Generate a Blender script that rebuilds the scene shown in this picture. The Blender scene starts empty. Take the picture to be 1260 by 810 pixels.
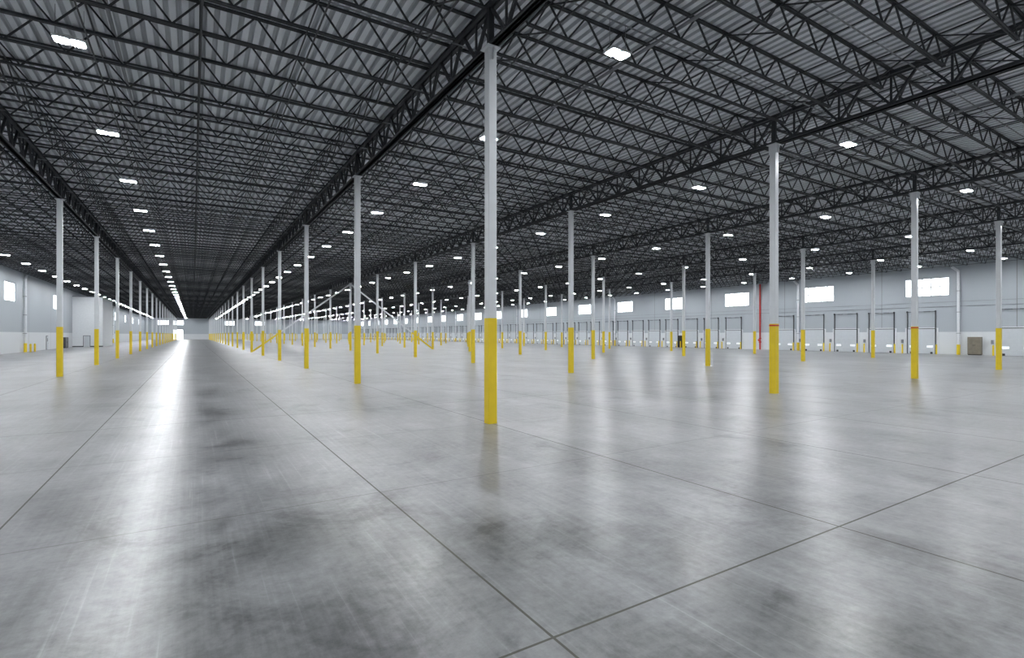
import bpy, math, random
from mathutils import Vector
random.seed(4)
S=bpy.context.scene
# ---------------------------------------------------------------- layout
BX,BY=13.10,13.03
COLX=[-6.35+BX*i for i in range(6)]
Y0,Y1=11.9-4*BY,11.9+22*BY
XL,XR=-19.45,77.0
ZC=10.0; GT=11.15; JB=10.42; JT=11.25; DECK=11.28
JS=BY/8

# ---------------------------------------------------------------- materials
def newmat(n):
    m=bpy.data.materials.new(n); m.use_nodes=True
    return m,m.node_tree.nodes,m.node_tree.links
def paint(name,col,rough=.5,metal=0,var=.12,scale=3,spec=.5,bump=0):
    m,N,L=newmat(name); b=N['Principled BSDF']
    b.inputs['Roughness'].default_value=rough; b.inputs['Metallic'].default_value=metal
    b.inputs['Specular IOR Level'].default_value=spec
    t=N.new('ShaderNodeTexCoord'); n=N.new('ShaderNodeTexNoise'); n.inputs['Scale'].default_value=scale; n.inputs['Detail'].default_value=4
    r=N.new('ShaderNodeValToRGB'); e=r.color_ramp.elements
    e[0].position=.3; e[1].position=.7
    e[0].color=[c*(1-var) for c in col]+[1]; e[1].color=[min(1,c*(1+var)) for c in col]+[1]
    L.new(t.outputs['Object'],n.inputs['Vector']); L.new(n.outputs['Fac'],r.inputs['Fac']); L.new(r.outputs['Color'],b.inputs['Base Color'])
    return m
def emis(name,col,s):
    m,N,L=newmat(name); b=N['Principled BSDF']
    b.inputs['Base Color'].default_value=(*col,1)
    b.inputs['Emission Color'].default_value=(*col,1); b.inputs['Emission Strength'].default_value=s
    return m
M_col=paint('column_paint_grey',(.68,.70,.72),.4,var=.03)
M_yel=paint('safety_yellow',(.82,.60,.02),.48,var=.04)
M_red=paint('red_paint',(.50,.02,.015),.4)
M_dark=paint('primer_dark_grey',(.028,.031,.036),.5,var=.2)
M_brid=paint('bridging_steel',(.034,.037,.042),.5,var=.2)
M_gal=paint('galvanised_pipe',(.25,.26,.28),.4,.3)
M_white=paint('white_paint',(.78,.80,.82),.5,var=.03)
M_door=paint('dock_door_white',(.60,.63,.66),.4,var=.03)
M_track=paint('track_steel',(.07,.073,.08),.4,.2)
M_tan=paint('tan_cabinet',(.21,.185,.14),.5)
M_black=paint('black_rubber',(.02,.02,.02),.7)
M_frame=paint('window_frame_alu',(.40,.42,.45),.4,.3)
M_led=emis('led_lens',(.935,.97,1),465)
M_glass=emis('daylit_frosted_glazing',(.93,.97,1),3.2)
M_lite=emis('door_lite',(.93,.97,1),.7)
M_plate=paint('steel_plate',(.2,.2,.21),.4,.6)

def mathn(N,L,op,a,b=None,c=None):
    n=N.new('ShaderNodeMath'); n.operation=op
    for i,v in enumerate((a,b,c)):
        if v is None: continue
        if isinstance(v,(int,float)): n.inputs[i].default_value=v
        else: L.new(v,n.inputs[i])
    return n.outputs[0]

def floor_mat():
    m,N,L=newmat('polished_concrete'); b=N['Principled BSDF']
    t=N.new('ShaderNodeTexCoord'); sep=N.new('ShaderNodeSeparateXYZ'); L.new(t.outputs['Object'],sep.inputs[0])
    X,Y=sep.outputs[0],sep.outputs[1]
    def noise(scale,detail,sc=(1,1,1),rough=.5,dist=0,off=(0,0,0)):
        mp=N.new('ShaderNodeMapping'); mp.inputs['Scale'].default_value=sc; mp.inputs['Location'].default_value=off
        n=N.new('ShaderNodeTexNoise'); n.inputs['Scale'].default_value=scale; n.inputs['Detail'].default_value=detail
        n.inputs['Roughness'].default_value=rough; n.inputs['Distortion'].default_value=dist
        L.new(t.outputs['Object'],mp.inputs[0]); L.new(mp.outputs[0],n.inputs['Vector']); return mathn(N,L,'SUBTRACT',n.outputs['Fac'],.5)
    big=noise(.3,6,(1,.6,1),.62,.3,(2.3,1.7,0))
    mid=noise(.9,9,(1,.8,1),.7,.5,(7,3,0))
    stain=noise(.55,7,(1,1,1),.66,.8,(11,5,0))
    fine=noise(9,7,(1,1,1),.75)
    streak=noise(1.5,4,(1.6,.05,1),.6)
    streak2=noise(9,3,(1.8,.03,1),.6,0,(3,1,0))
    xstreak=noise(5,3,(.04,1.6,1),.6,0,(1,8,0))
    v=mathn(N,L,'MULTIPLY_ADD',big,2.3,1.0)
    v=mathn(N,L,'MULTIPLY_ADD',mid,2.1,v)
    v=mathn(N,L,'MULTIPLY_ADD',fine,1.1,v)
    v=mathn(N,L,'MULTIPLY_ADD',streak,.6,v)
    v=mathn(N,L,'MULTIPLY_ADD',streak2,.5,v)
    v=mathn(N,L,'MULTIPLY_ADD',xstreak,.2,v)
    # darker cured / stained areas
    dk=mathn(N,L,'MULTIPLY',mathn(N,L,'MAXIMUM',mathn(N,L,'SUBTRACT',stain,.05),0),-3.2)
    v=mathn(N,L,'ADD',v,dk)
    # pale tyre scuffs along the aisles
    sc=mathn(N,L,'MULTIPLY',mathn(N,L,'MAXIMUM',mathn(N,L,'SUBTRACT',streak2,.12),0),2.6)
    v=mathn(N,L,'ADD',v,sc)
    fx=mathn(N,L,'FLOOR',mathn(N,L,'DIVIDE',mathn(N,L,'SUBTRACT',X,6.75),BX/3))
    fy=mathn(N,L,'FLOOR',mathn(N,L,'DIVIDE',mathn(N,L,'SUBTRACT',Y,3.21),BY))
    cb=N.new('ShaderNodeCombineXYZ'); L.new(fx,cb.inputs[0]); L.new(fy,cb.inputs[1])
    wn=N.new('ShaderNodeTexWhiteNoise'); wn.noise_dimensions='2D'; L.new(cb.outputs[0],wn.inputs['Vector'])
    v=mathn(N,L,'MULTIPLY_ADD',mathn(N,L,'SUBTRACT',wn.outputs['Value'],.5),.14,v)
    v=mathn(N,L,'MAXIMUM',mathn(N,L,'MULTIPLY',v,.5),.15)
    px=mathn(N,L,'PINGPONG',mathn(N,L,'SUBTRACT',X,6.75),BX/6)
    py=mathn(N,L,'PINGPONG',mathn(N,L,'SUBTRACT',Y,11.9),BY/6)
    pY=mathn(N,L,'PINGPONG',mathn(N,L,'SUBTRACT',Y,11.9-BY*2/3),BY/2)
    wob=mathn(N,L,'MULTIPLY_ADD',fine,.01,.012)
    jx=mathn(N,L,'MULTIPLY',mathn(N,L,'LESS_THAN',px,wob),.85)
    jy=mathn(N,L,'MULTIPLY',mathn(N,L,'LESS_THAN',py,wob),.35)
    jY=mathn(N,L,'MULTIPLY',mathn(N,L,'LESS_THAN',pY,wob),.85)
    jm=mathn(N,L,'MAXIMUM',jx,mathn(N,L,'MAXIMUM',jy,jY))
    col=N.new('ShaderNodeMix'); col.data_type='RGBA'
    L.new(v,col.inputs[0]); col.inputs[6].default_value=(0,0,0,1); col.inputs[7].default_value=(.435,.440,.450,1)
    mj=N.new('ShaderNodeMix'); mj.data_type='RGBA'; L.new(jm,mj.inputs[0]); L.new(col.outputs[2],mj.inputs[6]); mj.inputs[7].default_value=(.05,.046,.027,1)
    L.new(mj.outputs[2],b.inputs['Base Color'])
    r=mathn(N,L,'MULTIPLY_ADD',mid,.30,.315)
    r=mathn(N,L,'MULTIPLY_ADD',big,.16,r)
    r=mathn(N,L,'MULTIPLY_ADD',streak,.10,r)
    r=mathn(N,L,'MULTIPLY_ADD',jm,.4,r)
    r=mathn(N,L,'MAXIMUM',r,.282)
    L.new(r,b.inputs['Roughness'])
    b.inputs['Specular IOR Level'].default_value=.68
    return m
M_floor=floor_mat()

def wall_mat():
    m,N,L=newmat('painted_precast_wall'); b=N['Principled BSDF']; b.inputs['Roughness'].default_value=.55
    t=N.new('ShaderNodeTexCoord'); sep=N.new('ShaderNodeSeparateXYZ'); L.new(t.outputs['Object'],sep.inputs[0])
    k=mathn(N,L,'LESS_THAN',sep.outputs[2],2.7)
    py=mathn(N,L,'PINGPONG',mathn(N,L,'SUBTRACT',sep.outputs[1],18.4),BY/2)
    j=mathn(N,L,'LESS_THAN',py,.03)
    mx=N.new('ShaderNodeMix'); mx.data_type='RGBA'; L.new(k,mx.inputs[0]); mx.inputs[6].default_value=(.42,.455,.49,1); mx.inputs[7].default_value=(.70,.72,.74,1)
    mj=N.new('ShaderNodeMix'); mj.data_type='RGBA'; L.new(j,mj.inputs[0]); L.new(mx.outputs[2],mj.inputs[6]); mj.inputs[7].default_value=(.2,.2,.2,1)
    L.new(mj.outputs[2],b.inputs['Base Color']); return m
M_wall=wall_mat()
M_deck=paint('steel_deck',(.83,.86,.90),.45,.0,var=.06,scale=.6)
M_deck_shade=paint('steel_deck_flute_shade',(.52,.545,.58),.5,.0,var=.1,scale=.6)  # same deck, darker colour: shade painted into the recessed flutes

# ---------------------------------------------------------------- mesh builder
class MB:
    def __init__(s): s.v=[];s.f=[];s.m=[];s.mats=[]
    def mi(s,mat):
        if mat not in s.mats: s.mats.append(mat)
        return s.mats.index(mat)
    def box(s,x0,x1,y0,y1,z0,z1,mat,caps=True):
        k=len(s.v); i=s.mi(mat)
        s.v+=[(x0,y0,z0),(x1,y0,z0),(x1,y1,z0),(x0,y1,z0),(x0,y0,z1),(x1,y0,z1),(x1,y1,z1),(x0,y1,z1)]
        F=[(0,3,2,1),(4,5,6,7),(0,1,5,4),(1,2,6,5),(2,3,7,6),(3,0,4,7)]
        for f in F: s.f.append(tuple(k+a for a in f)); s.m.append(i)
    def rod(s,p,q,w,h,mat,caps=False):
        p=Vector(p);q=Vector(q);d=(q-p).normalized()
        u=Vector((0,0,1)) if abs(d.z)<.9 else Vector((1,0,0))
        a=d.cross(u).normalized()*w/2; c=d.cross(a).normalized()*h/2
        k=len(s.v); i=s.mi(mat)
        for o in (p,q):
            for sa,sb in((1,1),(-1,1),(-1,-1),(1,-1)): s.v.append(tuple(o+a*sa+c*sb))
        for n in range(4): s.f.append((k+n,k+(n+1)%4,k+4+(n+1)%4,k+4+n)); s.m.append(i)
        if caps: s.f.append((k+3,k+2,k+1,k)); s.f.append((k+4,k+5,k+6,k+7)); s.m+=[i,i]
    def cyl(s,p,q,r,mat,n=12):
        p=Vector(p);q=Vector(q);d=(q-p).normalized()
        u=Vector((0,0,1)) if abs(d.z)<.9 else Vector((1,0,0))
        a=d.cross(u).normalized(); c=d.cross(a).normalized(); k=len(s.v); i=s.mi(mat)
        for o in (p,q):
            for j in range(n):
                t=2*math.pi*j/n; s.v.append(tuple(o+a*r*math.cos(t)+c*r*math.sin(t)))
        for j in range(n): s.f.append((k+j,k+(j+1)%n,k+n+(j+1)%n,k+n+j)); s.m.append(i)
        s.f.append(tuple(k+j for j in reversed(range(n)))); s.f.append(tuple(k+n+j for j in range(n))); s.m+=[i,i]
    def quad(s,pts,mat):
        k=len(s.v); i=s.mi(mat); s.v+=pts; s.f.append((k,k+1,k+2,k+3)); s.m.append(i)
    def mesh(s,name):
        me=bpy.data.meshes.new(name); me.from_pydata(s.v,[],s.f)
        for m in s.mats: me.materials.append(m)
        me.polygons.foreach_set('material_index',s.m); me.update(); return me
    def obj(s,name,loc=(0,0,0)):
        return place(s.mesh(name),name,loc)
def place(me,name,loc=(0,0,0),rot=0):
    o=bpy.data.objects.new(name,me); S.collection.objects.link(o); o.location=loc; o.rotation_euler=(0,0,rot); return o
def array(o,n,off):
    a=o.modifiers.new('array','ARRAY'); a.count=n; a.use_relative_offset=False; a.use_constant_offset=True; a.constant_offset_displace=off

# ---------------------------------------------------------------- shell
b=MB(); b.box(XL-.3,XR+.3,Y0-.3,Y1+.3,-.3,0,M_floor); b.obj('floor')

def wall_with_openings(name,x0,x1,ops,z0,z1,axis='y',a0=Y0,a1=Y1):
    b=MB(); ZT=DECK
    def bx(p,q,za,zb):
        if axis=='y': b.box(x0,x1,p,q,za,zb,M_wall)
        else: b.box(p,q,x0,x1,za,zb,M_wall)
    bx(a0,a1,0,z0); bx(a0,a1,z1,ZT)
    c=a0
    for p,q in ops: bx(c,p,z0,z1); c=q
    bx(c,a1,z0,z1); return b.obj(name)
def window_mesh(w,h,nv):
    b=MB(); t=.07
    b.box(-.06,.06,-w/2,w/2,0,t,M_frame); b.box(-.06,.06,-w/2,w/2,h-t,h,M_frame)
    b.box(-.06,.06,-w/2,-w/2+t,t,h-t,M_frame); b.box(-.06,.06,w/2-t,w/2,t,h-t,M_frame)
    for i in range(1,nv): y=-w/2+w*i/nv; b.box(-.05,.05,y-.05,y+.05,t,h-t,M_frame)
    b.box(-.045,.045,-w/2+t,w/2-t,h*.5-.04,h*.5+.04,M_frame)
    b.box(-.01,.01,-w/2+t,w/2-t,t,h-t,M_glass)
    return b.mesh('window')
WZ0,WZ1=7.1,9.3
winR=[26.6+BY*k for k in range(-4,21)]
winR=[y for y in winR if Y0+3<y<Y1-3]
wall_with_openings('wall_right',XR,XR+.3,[(y-2.25,y+2.25) for y in winR],WZ0,WZ1)
winL=[88,114,166,192,218,244,270]; 
wall_with_openings('wall_left',XL-.3,XL,[(y-2.4,y+2.4) for y in winL],6.6,9.0)
wm=window_mesh(4.5,WZ1-WZ0,5); n=1
for y in winR: place(wm,'window_%d'%n,(XR+.12,y,WZ0)); n+=1
wm=window_mesh(4.8,2.4,5)
for y in winL: place(wm,'window_%d'%n,(XL-.12,y,6.6)); n+=1
winE=[-12,-6,16,30]
wall_with_openings('wall_far',Y1,Y1+.3,[(x-2.25,x+2.25) for x in winE],WZ0,WZ1,'x',XL-.3,XR+.3)
wm=window_mesh(4.5,WZ1-WZ0,5)
for x in winE: place(wm,'window_%d'%n,(x,Y1+.12,WZ0),math.pi/2); n+=1
wall_with_openings('wall_back',Y0-.3,Y0,[],7,9,'x',XL-.3,XR+.3)

# large daylit roll-up door in far wall
b=MB(); b.box(-2.1,2.1,-.06,-.01,0,4.8,M_glass)
b.box(-2.3,-2.1,-.15,-.005,0,5,M_track); b.box(2.1,2.3,-.15,-.005,0,5,M_track); b.box(-2.4,2.4,-.4,-.005,4.8,5.2,M_gal)
for i in range(1,8): b.box(-2.1,2.1,-.08,-.06,i*.6-.02,i*.6+.02,M_frame)
b.obj('roll_up_door',(-6.1,Y1,0))

# corrugated deck ceiling: ribs run along Y
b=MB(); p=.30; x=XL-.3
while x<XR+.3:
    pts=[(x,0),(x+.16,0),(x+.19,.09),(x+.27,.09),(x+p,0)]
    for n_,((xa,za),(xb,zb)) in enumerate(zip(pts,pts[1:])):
        b.quad([(xa,Y0-.3,DECK+za),(xa,Y1+.3,DECK+za),(xb,Y1+.3,DECK+zb),(xb,Y0-.3,DECK+zb)],M_deck if n_==0 else M_deck_shade)
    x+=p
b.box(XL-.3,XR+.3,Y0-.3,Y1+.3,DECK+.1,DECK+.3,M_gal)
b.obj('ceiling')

# ---------------------------------------------------------------- columns
def column(red):
    b=MB(); w=.125; yw=.132; ch=.02
    def prism(r,z0,z1,mat):
        c=ch; pts=[(r,-r+c),(r,r-c),(r-c,r),(-r+c,r),(-r,r-c),(-r,-r+c),(-r+c,-r),(r-c,-r)]
        k=len(b.v); i=b.mi(mat)
        for z in(z0,z1):
            for q in pts: b.v.append((q[0],q[1],z))
        for j in range(8): b.f.append((k+j,k+(j+1)%8,k+8+(j+1)%8,k+8+j)); b.m.append(i)
        b.f.append(tuple(k+8+j for j in range(8))); b.m.append(i)
        b.f.append(tuple(k+j for j in reversed(range(8)))); b.m.append(i)
    prism(w,2.7,ZC+.0,M_col); prism(yw,0,2.8,M_yel)
    if red: prism(yw+.006,2.70,2.76,M_red)
    b.box(-.2,.2,-.2,.2,ZC-.03,ZC,M_col)
    b.box(-.01,.01,-.22,.22,ZC-.35,ZC-.03,M_col)
    prism(.08,ZC,GT-.1,M_dark)
    return b.mesh('steel_column')
ca,cr=column(False),column(True)
for ix,x in enumerate(COLX):
    for k in range(-3,22):
        y=11.9+BY*k
        red=(ix in(2,3) and k==0)
        place(cr if red else ca,'steel_column',(x,y,0))

# ---------------------------------------------------------------- girders along Y
b=MB(); 
for sx in(-.085,.085):
    b.box(sx-.055,sx+.055,0,BY,ZC,ZC+.02,M_dark); b.box(sx-.012 if sx<0 else sx-.055,sx+.055 if sx<0 else sx+.012,0,BY,ZC,ZC+.11,M_dark)
    b.box(sx-.055,sx+.055,0,BY,GT-.02,GT,M_dark); b.box(sx-.055,sx+.055,0,BY,GT-.11,GT-.02,M_dark)
for i in range(8):
    y=i*JS
    b.rod((0,y+JS/2,ZC+.06),(0,y+.03,GT-.06),.09,.07,M_dark)
    b.rod((0,y+JS/2,ZC+.06),(0,y+JS-.03,GT-.06),.09,.07,M_dark)
    b.rod((0,y+JS/2,ZC+.06),(0,y+JS/2,GT-.06),.06,.05,M_dark)
gm=b.mesh('roof_girder')
for x in COLX:
    o=place(gm,'roof_girder',(x,Y0,0)); array(o,26,(0,BY,0))

# ---------------------------------------------------------------- joists along X
b=MB(); edges=[XL]+COLX+[XR]
for sy in(-.032,.032):
    b.box(XL+.02,XR-.02,sy-.018,sy+.018,JT-.055,JT,M_dark)
for a,c in zip(edges,edges[1:]):
    L=c-a; npan=round(L/1.3); P=L/npan
    for sy in(-.032,.032): b.box(a+P*.5,c-P*.5,sy-.018,sy+.018,JB,JB+.05,M_dark)
    for i in range(npan):
        x0=a+i*P; xm=x0+P/2
        b.rod((x0+.04,0,JT-.04),(xm,0,JB+.03),.04,.042,M_dark)
        b.rod((xm,0,JB+.03),(x0+P-.04,0,JT-.04),.04,.042,M_dark)
o=b.obj('roof_joists',(0,Y0+JS/2,0)); array(o,26*8,(0,JS,0))

# bridging (rods along Y, X-braces between joists)
b=MB()
for a,c in zip(edges,edges[1:]):
    n_=5 if c-a<15 else 6
    for i in range(n_):
        x=a+(c-a)*(i+.5)/n_
        b.rod((x,0,JB+.01),(x,JS,JB+.01),.035,.035,M_brid)
        b.rod((x,0,JT-.09),(x,JS,JT-.09),.035,.035,M_brid)
        if i%2==0:
            b.rod((x+.03,0,JB+.03),(x+.03,JS,JT-.08),.035,.035,M_brid)
            b.rod((x-.03,0,JT-.08),(x-.03,JS,JB+.03),.035,.035,M_brid)
o=b.obj('joist_bridging',(0,Y0+JS/2,0)); array(o,26*8-1,(0,JS,0))

# sprinkler piping
b=MB()
for x in [c+4.5 for c in COLX]: b.cyl((x,Y0+.05,JB+.3),(x,Y1-.05,JB+.3),.05,M_gal,8)
y=Y0+JS
while y<Y1-1:
    b.cyl((XL+.3,y,JB+.42),(XR-.3,y,JB+.42),.022,M_gal,6); y+=2*JS
b.obj('sprinkler_pipes')

# ---------------------------------------------------------------- high bay lights
b=MB(); LZ=10.33
xs=[-2.84+13.08*k for k in range(-1,6)]+[72.0]
for x in xs:
    for k in range(-6,39):
        y=10.75+7.45*k
        b.box(x-.36,x+.36,y-.21,y+.21,LZ+.02,LZ+.06,M_white)
        b.box(x-.12,x+.12,y-.09,y+.09,LZ+.06,LZ+.15,M_white)
        for s in(-1,1):
            cx=x+s*.18
            b.box(cx-.165,cx+.165,y-.2,y+.2,LZ,LZ+.02,M_white)
            # octagonal-cornered lens
            c=.05; hx,hy=.15,.185; z=LZ-.004
            pts=[(cx-hx+c,y-hy,z),(cx-hx,y-hy+c,z),(cx-hx,y+hy-c,z),(cx-hx+c,y+hy,z),(cx+hx-c,y+hy,z),(cx+hx,y+hy-c,z),(cx+hx,y-hy+c,z),(cx+hx-c,y-hy,z)]
            kk=len(b.v); b.v+=pts; b.f.append(tuple(kk+i for i in range(8))); b.m.append(b.mi(M_led))
            b.rod((x+s*.3,y,LZ+.06),(x+s*.3,y,DECK-.01),.012,.012,M_gal)
b.obj('high_bay_lights')

# ---------------------------------------------------------------- chevron bracing
yb=11.9+5*BY
for nm,(xa,xb) in {'a':(6.75,19.85),'b':(32.95,19.85)}.items():
    b=MB()
    s=1 if xb>xa else -1
    P=lambda t:(xa+s*.15+(xb-xa-s*.3)*t,yb,.15+(ZC-.4)*t)
    b.rod(P(0),P(.27),.2,.2,M_yel,True); b.rod(P(.27),P(1),.19,.19,M_col,True)
    b.obj('diagonal_brace')

# ---------------------------------------------------------------- dock doors, right wall
b=MB(); w=1.4
for i in range(5):
    z=.02+i*.61
    b.box(-.11,-.05,-w,w,z,z+.595,M_door)
    for yy in (-.9,0,.9): b.box(-.118,-.11,yy-.36,yy+.36,z+.09,z+.5,M_door)
for yy in(-.9,.9): b.box(-.125,-.118,yy-.3,yy+.3,.78,1.02,M_lite)
for s in(-1,1):
    b.box(-.14,-.01,s*w-.04+s*.04,s*w+.04+s*.04,0,5.3,M_track)
    b.box(-.05,-.01,s*(w+.22)-.08,s*(w+.22)+.08,0,3.2,M_white)
    b.cyl((-.75,s*(w+.35),0),(-.75,s*(w+.35),1.15),.09,M_yel,12)
    b.cyl((-.75,s*(w+.35),1.15),(-.75,s*(w+.35),1.18),.06,M_yel,12)
    b.cyl((-.18,s*.3,5.2),(-.18,s*.95,5.2),.05,M_track,10)
    b.cyl((-.18,s*(w+.08),5.2),(-.18,s*(w+.02),5.2),.12,M_track,12)
    b.box(-.12,-.01,s*(w-.35)-.12,s*(w-.35)+.12,-.0,.25,M_black)
b.cyl((-.18,-w-.1,5.2),(-.18,w+.1,5.2),.03,M_track,8)
b.box(-.06,-.01,-w-.1,w+.1,3.08,3.24,M_white)
b.box(-.14,-.04,-w,w,3.06,3.14,M_track)
b.box(-2.0,-.12,-1.0,1.0,0,.012,M_plate)
b.box(-.2,-.01,w+.5,w+.7,1.3,1.75,M_gal)
dm=b.mesh('dock_door')
base=24.93+BY/6
for k in range(-14,62):
    y=base+k*BY/3
    if Y0+2<y<Y1-2 and k not in(-1,5): place(dm,'dock_door',(XR,y,0))

# conduit run & downspouts on right wall
b=MB(); b.cyl((XR-.06,Y0+1,5.75),(XR-.06,Y1-1,5.75),.03,M_gal,6); b.cyl((XR-.06,Y0+1,6.3),(XR-.06,Y1-1,6.3),.02,M_gal,6); b.obj('wall_conduit')
def downspout(x,y,s):
    b=MB(); 
    b.cyl((s*.26,0,1.2),(s*.26,0,9.9),.14,M_white,14); b.cyl((s*.26,0,0),(s*.26,0,1.2),.17,M_yel,14)
    b.cyl((s*.26,0,9.85),(s*.26,.6,10.4),.14,M_white,14)
    for z in(2.5,5,7.5): b.box(min(s*.01,s*.42),max(s*.01,s*.42),-.16,.16,z,z+.06,M_gal)
    b.obj('downspout_pipe',(x,y,0))
for y in(23.4,42.3,81.4,120.5,159.6,198.6): downspout(XR,y,-1)
for y in(67.5,93.6,145,184): downspout(XL,y,1)
# red fire riser
b=MB(); b.cyl((-.3,0,0),(-.3,0,10.4),.12,M_red,14)
b.cyl((-.3,0,1.1),(-.3,0,1.3),.2,M_red,14); b.cyl((-.3,0,1.7),(-.3,0,1.85),.2,M_red,14); b.cyl((-.3,0,1.5),(-.65,0,1.5),.05,M_red,10)
b.cyl((-.62,0,1.5),(-.66,0,1.5),.16,M_red,16); b.cyl((-.01,0,5),(-.3,0,5),.03,M_gal,8)
b.obj('fire_riser_pipe',(XR,48.3,0))
# cabinets with door seams
def cabinet(x,y,w,h,mat,s,name):
    b=MB(); 
    X=lambda a,c:(min(s*a,s*c),max(s*a,s*c))
    b.box(*X(0,.5),-w/2,w/2,.08,h,mat); b.box(*X(.02,.46),-w/2+.03,w/2-.03,0,.08,M_black)
    for q in(-1,1): 
        y0,y1=sorted((q*.02,q*(w/2-.03))); b.box(*X(.5,.52),y0,y1,.14,h-.05,mat)
        b.box(*X(.52,.55),q*.07-.015,q*.07+.015,h*.5,h*.5+.18,M_black)
    b.obj(name,(x,y,0))
cabinet(XR-.02,21.9,1.2,2.1,M_tan,-1,'electrical_cabinet')
cabinet(XR-.02,64.0,.9,2.2,M_black,-1,'electrical_cabinet')
cabinet(XL+.02,119,2.4,1.9,M_track,1,'electrical_cabinet')

# enclosed room projecting from left wall
b=MB(); x0,x1,y0,y1,h=XL+.01,XL+4.6,127,141,9.6
b.box(x0,x1,y0,y1,0,h,M_white); b.box(x0,x1+.06,y0-.06,y1+.06,h,h+.15,M_gal)
b.box(x0+1.6,x0+2.7,y0-.06,y0,0,2.2,M_track); b.box(x0+1.68,x0+2.62,y0-.09,y0-.06,0,2.12,M_door)
b.box(x0,x1+.02,y0-.02,y0,0,.2,M_track)
b.obj('enclosed_room')
# bollards by left wall
for y in(92.5,94.7,76,78):
    b=MB(); b.cyl((0,0,0),(0,0,1.1),.11,M_yel,16); b.cyl((0,0,1.1),(0,0,1.14),.07,M_yel,16); b.cyl((0,0,0),(0,0,.02),.17,M_plate,16)
    b.obj('bollard',(XL+1.0,y,0))
# personnel doors on left wall
for i,y in enumerate((80,107,153)):
    b=MB(); b.box(0,.05,-.55,.55,0,2.2,M_track); b.box(.05,.08,-.47,.47,.02,2.12,M_door); b.box(.08,.13,.32,.40,1.0,1.05,M_gal); b.box(.08,.085,-.15,.15,1.3,1.8,M_black)
    b.obj('door_%d'%(i+1),(XL+.01,y,0))

# ---------------------------------------------------------------- world, camera
w=bpy.data.worlds.new('sky'); S.world=w; w.use_nodes=True
w.node_tree.nodes['Background'].inputs[0].default_value=(.8,.9,1,1); w.node_tree.nodes['Background'].inputs[1].default_value=1
c=bpy.data.cameras.new('camera'); c.lens=18; c.sensor_width=36; c.shift_y=7/1260; c.clip_end=1000; c.clip_start=.05
co=bpy.data.objects.new('camera',c); S.collection.objects.link(co); co.location=(0,0,2.36); co.rotation_euler=(math.pi/2,0,-math.atan(393/630))
S.camera=co
S.view_settings.view_transform='Standard'; S.view_settings.look='None'; S.view_settings.exposure=0
